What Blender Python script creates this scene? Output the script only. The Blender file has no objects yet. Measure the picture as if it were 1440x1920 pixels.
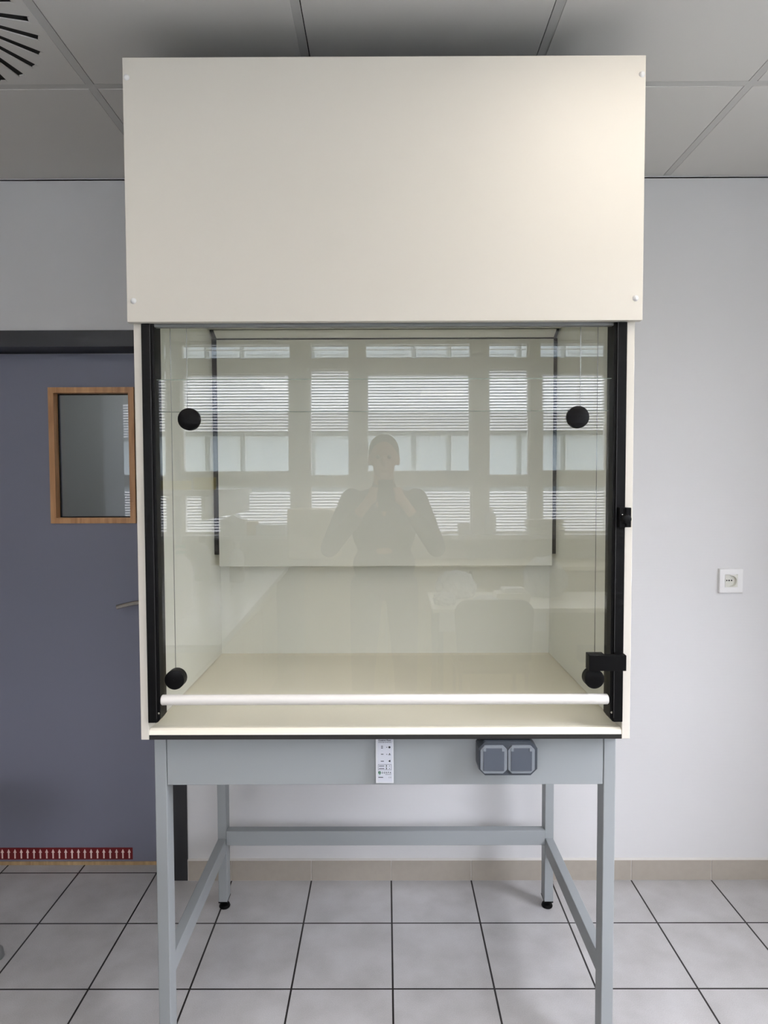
import bpy, bmesh, math, random
from mathutils import Vector, Matrix
random.seed(7)
S = bpy.context.scene
C = S.collection

# ------------------------------------------------------------------ camera
CAM_Z = 1.4936
cd = bpy.data.cameras.new('camera')
cam = bpy.data.objects.new('camera', cd); C.objects.link(cam)
cd.sensor_fit = 'VERTICAL'; cd.sensor_height = 36.0
cd.lens = 1273.8 / 1920 * 36.0
cd.clip_start = 0.004; cd.clip_end = 100
PITCH, YAW, ROLL = 0.04324, 0.00258, -0.00306
fw = Vector((-math.sin(YAW)*math.cos(PITCH), math.cos(YAW)*math.cos(PITCH), -math.sin(PITCH)))
rt = Vector((math.cos(YAW), math.sin(YAW), 0)); up = rt.cross(fw)
rr = rt*math.cos(ROLL) + up*math.sin(ROLL); uu = up*math.cos(ROLL) - rt*math.sin(ROLL)
m3 = Matrix((rr, uu, -fw)).transposed()
cam.matrix_world = Matrix.Translation((0, 0, CAM_Z)) @ m3.to_4x4()
S.camera = cam

# ------------------------------------------------------------------ colour management, sky, light levels
S.view_settings.view_transform = 'Standard'
S.view_settings.look = 'None'
S.view_settings.gamma = 1
S.view_settings.use_curve_mapping = False
S.view_settings.exposure = -0.45
SKY_STRENGTH = 24.0
LAMP_STRENGTH = 11.0
LAMP_COLOR = (1.0, 0.90, 0.79)
SKY_COLOR = (0.895, 0.905, 0.99)
S.cycles.use_denoising = True
S.cycles.max_bounces = 10
S.cycles.diffuse_bounces = 6
S.cycles.glossy_bounces = 5
S.cycles.transparent_max_bounces = 16
S.cycles.sample_clamp_indirect = 6.0
w = bpy.data.worlds.new('world'); S.world = w; w.use_nodes = True
bg = w.node_tree.nodes['Background']
# overcast sky: three times brighter overhead than at the horizon
bg.inputs[0].default_value = (*SKY_COLOR, 1)
_n = w.node_tree.nodes.new; _l = w.node_tree.links.new
_g = _n('ShaderNodeTexCoord'); _s = _n('ShaderNodeSeparateXYZ'); _c = _n('ShaderNodeMath'); _c.operation = 'MAXIMUM'; _c.inputs[1].default_value = 0
_m = _n('ShaderNodeMath'); _m.operation = 'MULTIPLY_ADD'; _m.inputs[1].default_value = SKY_STRENGTH*1.6; _m.inputs[2].default_value = SKY_STRENGTH*0.6
_l(_g.outputs['Generated'], _s.inputs[0]); _l(_s.outputs[2], _c.inputs[0]); _l(_c.outputs[0], _m.inputs[0]); _l(_m.outputs[0], bg.inputs[1])

# key planes of the room (metres; camera stands at x=0, y=0)
YB = 2.497      # back wall
YW = -1.95      # window wall behind the camera
XL, XR = -4.3, 1.82
ZC = 2.598

# ------------------------------------------------------------------ helpers
def tag(o, label=None, cat=None, group=None, kind=None):
    if label: o['label'] = label
    if cat: o['category'] = cat
    if group: o['group'] = group
    if kind: o['kind'] = kind
    return o

def empty(name, loc, label=None, cat=None, group=None, kind=None, rz=0):
    o = bpy.data.objects.new(name, None); C.objects.link(o)
    o.location = loc; o.rotation_euler = (0, 0, rz); o.empty_display_size = 0.05
    return tag(o, label, cat, group, kind)

class MB:
    """mesh builder in world coordinates"""
    def __init__(s): s.bm = bmesh.new()
    def box(s, x0, x1, y0, y1, z0, z1, bev=0, seg=2):
        b = bmesh.new()
        vs = [b.verts.new((x, y, z)) for x in (x0, x1) for y in (y0, y1) for z in (z0, z1)]
        for f in ((0,1,3,2),(4,6,7,5),(0,4,5,1),(2,3,7,6),(0,2,6,4),(1,5,7,3)):
            b.faces.new([vs[i] for i in f])
        bmesh.ops.recalc_face_normals(b, faces=b.faces)
        if bev: bmesh.ops.bevel(b, geom=b.edges[:], offset=bev, segments=seg, affect='EDGES', profile=0.5)
        s.add(b); return s
    def add(s, b, M=None):
        me = bpy.data.meshes.new('tmp')
        if M is not None: bmesh.ops.transform(b, matrix=M, verts=b.verts)
        b.to_mesh(me); b.free(); s.bm.from_mesh(me); bpy.data.meshes.remove(me)
    def rbox(s, cx, cy, cz, sx, sy, sz, rz=0, rx=0, ry=0, bev=0):
        t = MB(); t.box(-sx/2, sx/2, -sy/2, sy/2, -sz/2, sz/2, bev)
        M = Matrix.Translation((cx, cy, cz)) @ Matrix.Rotation(rz, 4, 'Z') @ Matrix.Rotation(ry, 4, 'Y') @ Matrix.Rotation(rx, 4, 'X')
        s.add(t.bm, M); return s
    def cyl(s, p0, p1, r0, r1=None, seg=32, caps=True):
        if r1 is None: r1 = r0
        p0, p1 = Vector(p0), Vector(p1); d = p1 - p0
        b = bmesh.new()
        bmesh.ops.create_cone(b, cap_ends=caps, cap_tris=False, segments=seg, radius1=r0, radius2=r1, depth=d.length)
        M = Matrix.Translation((p0+p1)/2) @ d.to_track_quat('Z', 'Y').to_matrix().to_4x4()
        s.add(b, M); return s
    def lathe(s, prof, c, axis='Z', seg=32):
        """prof: list of (radius, height)"""
        b = bmesh.new(); rings = []
        for r, h in prof:
            if r < 1e-6: rings.append([b.verts.new((0, 0, h))])
            else: rings.append([b.verts.new((r*math.cos(2*math.pi*k/seg), r*math.sin(2*math.pi*k/seg), h)) for k in range(seg)])
        for a, c2 in zip(rings[:-1], rings[1:]):
            for k in range(seg):
                k2 = (k+1) % seg
                if len(a) == 1 and len(c2) == 1: continue
                if len(a) == 1: b.faces.new((a[0], c2[k], c2[k2]))
                elif len(c2) == 1: b.faces.new((a[k], a[k2], c2[0]))
                else: b.faces.new((a[k], a[k2], c2[k2], c2[k]))
        bmesh.ops.recalc_face_normals(b, faces=b.faces)
        M = Matrix.Translation(c)
        if axis == '-Y': M = M @ Matrix.Rotation(math.pi/2, 4, 'X')
        s.add(b, M); return s
    def prism(s, pts, a0, a1, axis='Y'):
        """pts: 2-D outline; axis Y -> (x,z) outline, X -> (y,z), Z -> (x,y)"""
        b = bmesh.new()
        def P(p, a): return {'Y': (p[0], a, p[1]), 'X': (a, p[0], p[1]), 'Z': (p[0], p[1], a)}[axis]
        v0 = [b.verts.new(P(p, a0)) for p in pts]; v1 = [b.verts.new(P(p, a1)) for p in pts]
        b.faces.new(v0); b.faces.new(v1[::-1])
        for i in range(len(pts)):
            j = (i+1) % len(pts); b.faces.new((v0[i], v0[j], v1[j], v1[i]))
        bmesh.ops.recalc_face_normals(b, faces=b.faces)
        s.add(b); return s
    def tube(s, pts, r, seg=12):
        pts = [Vector(p) for p in pts]
        b = bmesh.new(); rings = []
        n = len(pts)
        for i, p in enumerate(pts):
            t = (pts[min(i+1, n-1)] - pts[max(i-1, 0)]).normalized()
            q = t.to_track_quat('Z', 'Y').to_matrix()
            ri = r[i] if isinstance(r, (list, tuple)) else r
            rings.append([b.verts.new(p + q @ Vector((ri*math.cos(2*math.pi*k/seg), ri*math.sin(2*math.pi*k/seg), 0))) for k in range(seg)])
        for a, c2 in zip(rings[:-1], rings[1:]):
            for k in range(seg):
                b.faces.new((a[k], a[(k+1) % seg], c2[(k+1) % seg], c2[k]))
        b.faces.new(rings[0][::-1]); b.faces.new(rings[-1])
        bmesh.ops.recalc_face_normals(b, faces=b.faces)
        s.add(b); return s
    def build(s, name, mat, parent=None, smooth=False, origin=None, **kw):
        me = bpy.data.meshes.new(name)
        s.bm.normal_update()
        if origin is None:
            if parent is not None: origin = parent.matrix_basis.translation if parent.parent is None else (0, 0, 0)
            elif len(s.bm.verts):
                xs = [v.co.x for v in s.bm.verts]; ys = [v.co.y for v in s.bm.verts]; zs = [v.co.z for v in s.bm.verts]
                origin = ((min(xs)+max(xs))/2, (min(ys)+max(ys))/2, min(zs))
            else: origin = (0, 0, 0)
        wo = Vector(origin)
        if parent is not None:
            # world position of parent chain (no rotations are used in the chains built here)
            wo = Vector((0, 0, 0)); q = parent
            while q is not None: wo += q.location; q = q.parent
        bmesh.ops.translate(s.bm, verts=s.bm.verts, vec=-wo)
        s.bm.to_mesh(me); s.bm.free()
        me.materials.append(mat)
        if smooth:
            for p in me.polygons: p.use_smooth = True
            try: me.set_sharp_from_angle(angle=math.radians(40))
            except Exception: pass
        o = bpy.data.objects.new(name, me); C.objects.link(o)
        if parent is not None: o.parent = parent
        else: o.location = wo
        return tag(o, **kw)

def hexc(r, g, b):
    f = lambda c: (c/255/12.92) if c/255 <= .04045 else ((c/255+.055)/1.055)**2.4
    return (f(r), f(g), f(b))

def mat(name, col, rough=0.5, metal=0.0, bump=None, var=None, spec=0.5, coat=0.0):
    m = bpy.data.materials.new(name); m.use_nodes = True
    nt = m.node_tree; p = nt.nodes['Principled BSDF']
    p.inputs['Base Color'].default_value = (*col, 1); p.inputs['Roughness'].default_value = rough
    p.inputs['Metallic'].default_value = metal; p.inputs['Specular IOR Level'].default_value = spec
    p.inputs['Coat Weight'].default_value = coat; p.inputs['Coat Roughness'].default_value = .1
    tc = nt.nodes.new('ShaderNodeTexCoord')
    if var:                                    # (scale, amount): slight mottling of the colour
        n = nt.nodes.new('ShaderNodeTexNoise'); n.inputs['Scale'].default_value = var[0]; n.inputs['Detail'].default_value = 4
        mx = nt.nodes.new('ShaderNodeMix'); mx.data_type = 'RGBA'
        mx.inputs[6].default_value = (*[c*(1-var[1]) for c in col], 1); mx.inputs[7].default_value = (*[min(1, c*(1+var[1])) for c in col], 1)
        nt.links.new(tc.outputs['Object'], n.inputs['Vector']); nt.links.new(n.outputs['Fac'], mx.inputs[0]); nt.links.new(mx.outputs[2], p.inputs['Base Color'])
    if bump:                                   # (scale, strength, distance)
        n = nt.nodes.new('ShaderNodeTexNoise'); n.inputs['Scale'].default_value = bump[0]; n.inputs['Detail'].default_value = 3
        b = nt.nodes.new('ShaderNodeBump'); b.inputs['Strength'].default_value = bump[1]; b.inputs['Distance'].default_value = bump[2]
        nt.links.new(tc.outputs['Object'], n.inputs['Vector']); nt.links.new(n.outputs['Fac'], b.inputs['Height']); nt.links.new(b.outputs[0], p.inputs['Normal'])
    return m

def glass(name, tint=(0.975, 0.985, 0.972), refl=1.0):
    m = bpy.data.materials.new(name); m.use_nodes = True; nt = m.node_tree
    nt.nodes.remove(nt.nodes['Principled BSDF'])
    out = nt.nodes['Material Output']
    tr = nt.nodes.new('ShaderNodeBsdfTransparent'); tr.inputs[0].default_value = (*tint, 1)
    gl = nt.nodes.new('ShaderNodeBsdfGlossy'); gl.inputs['Roughness'].default_value = 0.0; gl.inputs[0].default_value = (1, 1, 1, 1)
    lw = nt.nodes.new('ShaderNodeLayerWeight'); lw.inputs[0].default_value = 0.5
    pw = nt.nodes.new('ShaderNodeMath'); pw.operation = 'POWER'; pw.inputs[1].default_value = 5
    mu = nt.nodes.new('ShaderNodeMath'); mu.operation = 'MULTIPLY_ADD'; mu.inputs[1].default_value = 0.95*refl; mu.inputs[2].default_value = 0.043*refl
    mx = nt.nodes.new('ShaderNodeMixShader')
    nt.links.new(lw.outputs['Facing'], pw.inputs[0]); nt.links.new(pw.outputs[0], mu.inputs[0]); nt.links.new(mu.outputs[0], mx.inputs[0])
    nt.links.new(tr.outputs[0], mx.inputs[1]); nt.links.new(gl.outputs[0], mx.inputs[2]); nt.links.new(mx.outputs[0], out.inputs[0])
    return m

def emis(name, col, st):
    m = bpy.data.materials.new(name); m.use_nodes = True; p = m.node_tree.nodes['Principled BSDF']
    p.inputs['Base Color'].default_value = (.8, .8, .8, 1)
    p.inputs['Emission Color'].default_value = (*col, 1); p.inputs['Emission Strength'].default_value = st
    return m

# floor tiles: 300 mm grid with dark joints, in world metres
def floor_mat():
    m = bpy.data.materials.new('floor_tile'); m.use_nodes = True; nt = m.node_tree; p = nt.nodes['Principled BSDF']
    N = lambda t: nt.nodes.new(t); L = nt.links.new
    g = N('ShaderNodeNewGeometry'); sp = N('ShaderNodeSeparateXYZ'); L(g.outputs['Position'], sp.inputs[0])
    def line(sock, off):
        a = N('ShaderNodeMath'); a.operation = 'SUBTRACT'; a.inputs[1].default_value = off; L(sock, a.inputs[0])
        b = N('ShaderNodeMath'); b.operation = 'PINGPONG'; b.inputs[1].default_value = 0.15; L(a.outputs[0], b.inputs[0])
        c = N('ShaderNodeMath'); c.operation = 'LESS_THAN'; c.inputs[1].default_value = 0.0028; L(b.outputs[0], c.inputs[0])
        return c.outputs[0]
    mxx = N('ShaderNodeMath'); mxx.operation = 'MAXIMUM'
    L(line(sp.outputs[0], 0.0167), mxx.inputs[0]); L(line(sp.outputs[1], 2.243), mxx.inputs[1])
    n1 = N('ShaderNodeTexNoise'); n1.inputs['Scale'].default_value = 420; n1.inputs['Detail'].default_value = 2; L(g.outputs['Position'], n1.inputs['Vector'])
    n2 = N('ShaderNodeTexNoise'); n2.inputs['Scale'].default_value = 9; n2.inputs['Detail'].default_value = 3; L(g.outputs['Position'], n2.inputs['Vector'])
    ad = N('ShaderNodeMath'); ad.operation = 'ADD'; L(n1.outputs['Fac'], ad.inputs[0]); L(n2.outputs['Fac'], ad.inputs[1])
    cr = N('ShaderNodeValToRGB'); cr.color_ramp.elements[0].position = .35; cr.color_ramp.elements[1].position = .65
    cr.color_ramp.elements[0].color = (*hexc(168, 166, 165), 1); cr.color_ramp.elements[1].color = (*hexc(190, 189, 190), 1)
    h = N('ShaderNodeMath'); h.operation = 'MULTIPLY'; h.inputs[1].default_value = .5; L(ad.outputs[0], h.inputs[0]); L(h.outputs[0], cr.inputs[0])
    mx = N('ShaderNodeMix'); mx.data_type = 'RGBA'; mx.inputs[7].default_value = (*hexc(28, 24, 23), 1)
    L(mxx.outputs[0], mx.inputs[0]); L(cr.outputs[0], mx.inputs[6]); L(mx.outputs[2], p.inputs['Base Color'])
    p.inputs['Roughness'].default_value = .42; p.inputs['Specular IOR Level'].default_value = .35
    b = N('ShaderNodeBump'); b.inputs['Strength'].default_value = .25; b.inputs['Distance'].default_value = .002; b.invert = True
    L(mxx.outputs[0], b.inputs['Height']); L(b.outputs[0], p.inputs['Normal'])
    return m

# woven glass-fibre wall paper
def weave_mat(name, col):
    m = bpy.data.materials.new(name); m.use_nodes = True; nt = m.node_tree; p = nt.nodes['Principled BSDF']
    N = lambda t: nt.nodes.new(t); L = nt.links.new
    p.inputs['Base Color'].default_value = (*col, 1); p.inputs['Roughness'].default_value = .75; p.inputs['Specular IOR Level'].default_value = .3
    g = N('ShaderNodeNewGeometry'); outs = []
    for d, sc in (('X', 160), ('Z', 130)):
        wv = N('ShaderNodeTexWave'); wv.wave_type = 'BANDS'; wv.bands_direction = d; wv.inputs['Scale'].default_value = sc
        wv.inputs['Distortion'].default_value = 3; wv.inputs['Detail'].default_value = 2; wv.inputs['Detail Scale'].default_value = .3
        L(g.outputs['Position'], wv.inputs['Vector']); outs.append(wv.outputs['Fac'])
    ad = N('ShaderNodeMath'); ad.operation = 'ADD'; L(outs[0], ad.inputs[0]); L(outs[1], ad.inputs[1])
    b = N('ShaderNodeBump'); b.inputs['Strength'].default_value = .16; b.inputs['Distance'].default_value = .0008
    L(ad.outputs[0], b.inputs['Height']); L(b.outputs[0], p.inputs['Normal'])
    return m

def wood_mat(name, c1, c2, rough=.45):
    m = bpy.data.materials.new(name); m.use_nodes = True; nt = m.node_tree; p = nt.nodes['Principled BSDF']
    N = lambda t: nt.nodes.new(t); L = nt.links.new
    tc = N('ShaderNodeTexCoord'); mp = N('ShaderNodeMapping'); mp.inputs['Scale'].default_value = (60, 60, 5)
    n = N('ShaderNodeTexNoise'); n.inputs['Scale'].default_value = 1; n.inputs['Detail'].default_value = 5; n.inputs['Distortion'].default_value = .6
    cr = N('ShaderNodeValToRGB'); cr.color_ramp.elements[0].color = (*c1, 1); cr.color_ramp.elements[1].color = (*c2, 1)
    cr.color_ramp.elements[0].position = .3; cr.color_ramp.elements[1].position = .7
    L(tc.outputs['Object'], mp.inputs[0]); L(mp.outputs[0], n.inputs['Vector']); L(n.outputs['Fac'], cr.inputs[0]); L(cr.outputs[0], p.inputs['Base Color'])
    p.inputs['Roughness'].default_value = rough
    return m

M = dict(
    wall=weave_mat('wall_paper', hexc(212, 212, 213)),
    paint=mat('white_paint', hexc(214, 212, 206), .7, bump=(60, .05, .002)),
    paintl=mat('beige_paint', hexc(204, 190, 172), .7),
    ceil=mat('ceiling_tile', hexc(206, 204, 200), .9, bump=(300, .15, .001), var=(500, .03)),
    tbar=mat('ceiling_bar', hexc(190, 189, 186), .6),
    floor=floor_mat(),
    base=mat('plinth_tile', hexc(164, 157, 147), .5, var=(40, .06)),
    cupb=mat('cupboard_blue_grey', hexc(150, 158, 168), .5),
    grout=mat('plinth_grout', hexc(205, 203, 198), .8),
    cream=mat('cream_laminate', hexc(213, 208, 198), .50, bump=(500, .04, .0005)),
    inner=mat('inner_laminate', hexc(230, 231, 223), .42, bump=(500, .03, .0005)),
    top=mat('worktop_laminate', hexc(246, 240, 223), .35),
    core=mat('black_core', hexc(26, 25, 25), .5),
    black=mat('black_aluminium', hexc(10, 10, 11), .45, spec=.12),
    blackp=mat('black_plastic', hexc(8, 8, 9), .45, spec=.12),
    alu=mat('white_bar', hexc(226, 223, 218), .3),
    steel=mat('grey_powder_coat', hexc(148, 153, 155), .4, bump=(600, .06, .0004)),
    wire=mat('steel_wire', hexc(150, 150, 148), .35, 1.0),
    chrome=mat('brushed_steel', hexc(200, 196, 188), .25, 1.0),
    sash=glass('sash_glass', (.99, .992, .986), 1.15),
    gedge=mat('glass_edge', hexc(120, 134, 122), .3),
    win=glass('window_glass', (.97, .97, .97)),
    doorm=mat('door_laminate', hexc(116, 118, 134), .5, bump=(700, .1, .0004)),
    dark=mat('dark_frame', hexc(41, 42, 45), .45),
    oak=wood_mat('oak', hexc(158, 112, 70), hexc(196, 150, 104)),
    sill=wood_mat('pale_wood', hexc(150, 124, 88), hexc(184, 156, 116)),
    red=mat('dark_red_sticker', hexc(104, 14, 20), .4),
    pink=mat('arrow_white', hexc(236, 214, 208), .5),
    white=mat('white_plastic', hexc(226, 226, 226), .3),
    wgrey=mat('socket_insert', hexc(212, 212, 204), .35),
    hole=mat('dark_hole', hexc(8, 8, 8), .8),
    ctl=mat('control_plate', hexc(206, 209, 214), .35),
    ctlf=mat('control_foil', hexc(196, 200, 210), .3),
    ink=mat('print_ink', hexc(24, 26, 30), .6),
    green=mat('green_ink', hexc(28, 92, 62), .5),
    sockd=mat('socket_dark', hexc(58, 64, 72), .4),
    sockl=mat('socket_rim', hexc(120, 126, 133), .35),
    sockc=mat('socket_lid', hexc(76, 82, 92), .35),
    beige=mat('beige_laminate', hexc(205, 196, 172), .5),
    bench=mat('bench_top', hexc(226, 230, 232), .12),
    table=mat('table_top', hexc(244, 242, 230), .4),
    chair=mat('chair_shell', hexc(120, 118, 104), .5),
    card=mat('cardboard', hexc(196, 176, 140), .8),
    yellow=mat('yellow_pack', hexc(226, 208, 110), .6),
    teal=mat('teal_cap', hexc(120, 180, 170), .4),
    plastic=mat('clear_bag', hexc(226, 230, 232), .15, bump=(60, .8, .01)),
    paper=mat('paper_sheets', hexc(230, 230, 226), .8),
    clad=mat('facade_cladding', hexc(250, 250, 250), .6),
    cladb=mat('facade_backing', hexc(60, 70, 84), .8),
    fac=mat('facade_panel', hexc(150, 158, 158), .7),
    facg=mat('facade_glass', hexc(128, 138, 140), .5),
    ground=mat('paving', hexc(140, 140, 136), .9),
    skin=mat('skin', hexc(206, 160, 134), .5),
    hair=mat('dark_hair', hexc(52, 42, 36), .6, bump=(120, .5, .003)),
    sweater=mat('dark_sweater', hexc(78, 78, 84), .9, bump=(300, .3, .002)),
    trousers=mat('grey_trousers', hexc(136, 132, 126), .85),
    shoe=mat('dark_shoe', hexc(34, 30, 28), .5),
    lamp=emis('lamp_diffuser', LAMP_COLOR, LAMP_STRENGTH), fillc=emis('corridor_fill_glow', (.85, .93, 1.0), 22.0),
    grey=mat('mid_grey_plastic', hexc(110, 112, 112), .4),
)

# ================================================================== THE ROOM
def struct(name, mb, m, parent=None, **kw):
    return mb.build(name, m, parent, kind='structure', **kw)

b = MB(); b.box(XL-.2, XR+.2, YW-.25, YB+1.6, -.12, 0); struct('floor', b, M['floor'])

# ceiling: black base sheet painting the shadow lines beside the bars, lay-in tiles dropping 8 mm below it
PX, X0, PY, Y0 = .608, .1, .608, 1.93
cols = [X0 + (k+.5)*PX for k in range(-9, 4)]
rows = [Y0 - k*PY for k in range(-1, 8)]
LUM = {(9, 2), (6, 3), (9, 5)}      # luminaire cells (column index, row index)
VENT = None
b = MB(); b.box(XL-.2, XR+.2, YW-.25, YB+1.6, ZC, ZC+.12)
ceiling = struct('ceiling', b, M['hole'])
b = MB()
G = .0125
cells = []
for i in range(len(cols)-1):
    for j in range(len(rows)-1):
        x0, x1 = max(cols[i], XL)+G, min(cols[i+1], XR)-G
        y1, y0 = min(rows[j], YB+G-.002)-G, max(rows[j+1], YW)+G
        if x1-x0 < .02 or y1-y0 < .02: continue
        cx = (cols[i]+cols[i+1])/2; cy = (rows[j]+rows[j+1])/2
        if abs(cx+1.116) < .1 and abs(cy-1.626) < .1: VENT = (x0, x1, y0, y1); continue
        if (i, j) in LUM: cells.append((x0, x1, y0, y1)); continue
        b.box(x0, x1, y0, y1, ZC-.0060, ZC+.001, .0006, 1)
b.build('ceiling_tiles', M['ceil'], ceiling)
b = MB()
for y in rows: b.box(XL, XR, y-G+.0025, y+G, ZC-.0045, ZC+.001)
for x in cols: b.box(x-G+(.0025 if x > 0 else 0), x+G-(.0025 if x < 0 else 0), YW, YB, ZC-.0048, ZC+.001)  # gap left on one side so the black sheet shows as a shadow line
b.build('ceiling_bars', M['tbar'], ceiling)

# back wall with the recessed doorway
DX0, DX1, DTOP = -1.79, -.748, 2.05
b = MB()
b.box(DX1, XR+.2, YB, YB+.14, 0, ZC); b.box(XL-.2, DX0, YB, YB+.14, 0, ZC); b.box(DX0, DX1, YB, YB+.14, DTOP, ZC)
struct('wall_back', b, M['wall'])
b = MB(); b.box(XL-.15, XL, YW-.2, YB, 0, ZC); struct('wall_left', b, M['paintl'])
RY0, RY1, RZ0, RZ1 = .25, 1.55, 1.0, 2.40
b = MB(); b.box(XR, XR+.15, YW-.2, RY0, 0, ZC); b.box(XR, XR+.15, RY1, YB, 0, ZC); b.box(XR, XR+.15, RY0, RY1, 0, RZ0); b.box(XR, XR+.15, RY0, RY1, RZ1, ZC)
bmesh.ops.remove_doubles(b.bm, verts=b.bm.verts, dist=1e-5)
struct('wall_right', b, M['wall'])
r = empty('window_0', (XR+.06, (RY0+RY1)/2, RZ0), kind='structure')
f = MB(); t = .05
f.box(XR+.03, XR+.09, RY0, RY1, RZ0, RZ0+t); f.box(XR+.03, XR+.09, RY0, RY1, RZ1-t, RZ1)
for y_ in (RY0, (RY0+RY1)/2-t/2, RY1-t): f.box(XR+.03, XR+.09, y_, y_+t, RZ0+t, RZ1-t)
f.build('window_frame', M['white'], r)
for y_ in (RY0+t, (RY0+RY1)/2+t/2):
    f = MB(); f.box(XR+.057, XR+.063, y_, y_+(RY1-RY0-3*t)/2, RZ0+t, RZ1-t); f.build('window_pane', M['win'], r)
ld = bpy.data.lights.new('daylight', 'AREA'); ld.shape = 'RECTANGLE'; ld.size = RY1-RY0; ld.size_y = RZ1-RZ0; ld.cycles.is_portal = True
lo = bpy.data.objects.new('daylight', ld); C.objects.link(lo); lo.location = (XR+.16, (RY0+RY1)/2, (RZ0+RZ1)/2); lo.rotation_euler = (math.radians(90), 0, math.radians(90))
# corridor beyond the door
b = MB(); b.box(XL-.15, XR, YB+1.45, YB+1.6, 0, ZC); b.box(XL-.15, XL, YB+.14, YB+1.45, 0, ZC); b.box(-.2, 0, YB+.14, YB+1.45, 0, ZC)
struct('wall_corridor', b, M['paint'])
r = empty('corridor_fill_light', (-1.0, YB+.8, ZC-.06), 'unseen fill light added in the corridor to brighten the door glass', 'ceiling light')  # fill light added out of view to lift the dark door pane
b = MB(); b.box(-1.18, -.82, YB+.62, YB+.98, ZC-.03, ZC-.0005); b.build('housing', M['white'], r)
b = MB(); b.box(-1.16, -.84, YB+.64, YB+.96, ZC-.036, ZC-.0305); b.build('diffuser', M['fillc'], r)
b = MB(); b.box(XL, XR, YB, YB+.003, ZC-.0135, ZC-.009)
b.box(XL, DX0, YB-.002, YB+.0, ZC-.0135, ZC-.0095)
struct('trim_1', b, M['dark'])

# plinth tiles
b = MB()
xs = [DX1+.002] + [.0167+.3*k for k in range(-2, 7) if .0167+.3*k < XR] + [XR]
for a, c in zip(xs[:-1], xs[1:]): b.box(a+.001, c-.001, YB-.009, YB, .0015, .078, .0008, 1)
bb = struct('baseboard_back', b, M['base'])
b = MB(); b.box(DX1, XR, YB-.007, YB, 0, .0775); b.prism([(YB-.0095, .078), (YB, .078), (YB, .0825)], DX1, XR, 'X')
struct('plinth_grout', b, M['grout'], bb)

# window wall
wide = [(-3.02, -2.155), (-1.60, -.735), (-.162, .672), (1.20, 1.73)]
narrow = [(-3.44, -3.125), (-2.02, -1.705), (-.593, -.277), (.80, 1.12)]
ops = []
for x0, x1 in wide: ops += [(x0, x1, 2.452, 2.585), (x0+.015, x1-.01, 1.574, 2.345), (x0+.02, x1, 1.10, 1.471)]
for x0, x1 in narrow: ops += [(x0, x1, 2.452, 2.585), (x0, x1, 1.542, 2.378), (x0, x1, 1.10, 1.471)]
xcuts = sorted({XL-.15, XR+.15} | {v for o in ops for v in o[:2]}); zcuts = sorted({0, ZC} | {v for o in ops for v in o[2:]})
b = MB()
for i in range(len(xcuts)-1):
    run = None
    for k in range(len(zcuts)-1):
        cx, cz = (xcuts[i]+xcuts[i+1])/2, (zcuts[k]+zcuts[k+1])/2
        solid = not any(o[0] < cx < o[1] and o[2] < cz < o[3] for o in ops)
        if solid and run is None: run = zcuts[k]
        if not solid and run is not None: b.box(xcuts[i], xcuts[i+1], YW-.12, YW, run, zcuts[k]); run = None
    if run is not None: b.box(xcuts[i], xcuts[i+1], YW-.12, YW, run, ZC)
bmesh.ops.remove_doubles(b.bm, verts=b.bm.verts, dist=1e-5)
struct('wall_front', b, M['paint'])
for n, (x0, x1, z0, z1) in enumerate(ops, 1):
    r = empty('window_%d' % n, ((x0+x1)/2, YW-.06, z0), kind='structure')
    f = MB(); t = .012
    f.box(x0, x1, YW-.08, YW-.03, z0, z0+t); f.box(x0, x1, YW-.08, YW-.03, z1-t, z1)
    f.box(x0, x0+t, YW-.08, YW-.03, z0+t, z1-t); f.box(x1-t, x1, YW-.08, YW-.03, z0+t, z1-t)
    f.build('window_frame', M['white'], r)
    f = MB(); f.box(x0+t, x1-t, YW-.058, YW-.052, z0+t, z1-t); f.build('window_pane', M['win'], r)
    ld = bpy.data.lights.new('daylight', 'AREA'); ld.shape = 'RECTANGLE'; ld.size = x1-x0; ld.size_y = z1-z0
    ld.cycles.is_portal = True
    lo = bpy.data.objects.new('daylight', ld); C.objects.link(lo); lo.location = ((x0+x1)/2, YW-.13, (z0+z1)/2)
    lo.rotation_euler = (math.radians(90), 0, 0)
b = MB(); b.box(XL, XR, YW, YW+.16, 1.06, 1.095, .004, 2); struct('trim_2', b, M['white'])

# building across the street and ground outside
FY = -12.0
ob = empty('opposite_building', (0, FY, -3.0), 'pale building with louvred bands seen mirrored through the windows in the glass', 'building')
b = MB(); b.box(-16, 16, FY-6, FY-.35, -3, 4.95); b.build('wall', M['fac'], ob)
for z0, z1 in ((2.66, 4.20), (-.45, 1.29)):
    b = MB(); b.box(-16, 16, FY-.3, FY-.03, z0, z1); b.build('cladding_backing', M['cladb'], ob)
    b = MB(); z = z0
    while z < z1: b.prism([(FY-.03, z), (FY+.015, z-.004), (FY+.015, z+.024), (FY-.03, z+.036)], -16, 16, 'X'); z += .0655
    b.build('cladding_slats', M['clad'], ob)
for (z0, z1) in ((1.32, 2.62), (4.24, 4.90)):
    x = -10.0; k = 0
    while x < 10:
        wd = [1.3, .8, 1.6, 1.0][k % 4]
        f = MB(); f.box(x, x+wd-.12, FY-.36, FY-.2, z0+.1, z1-.06)
        fo = f.build('window', M['fac'], ob)
        g = MB(); g.box(x+.05, x+wd-.17, FY-.21, FY-.18, z0+.16, z1-.12); g.build('pane', M['facg'], fo)
        x += wd; k += 1
b = MB(); b.box(-20, 20, -25, 8, -3.2, -3.0); struct('ground', b, M['ground'])
b = MB(); b.box(11, 14, -11, 10, -3, 4.2); struct('sky_blocker', b, M['fac'])  # unseen block added to screen low sky from the right window

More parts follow.
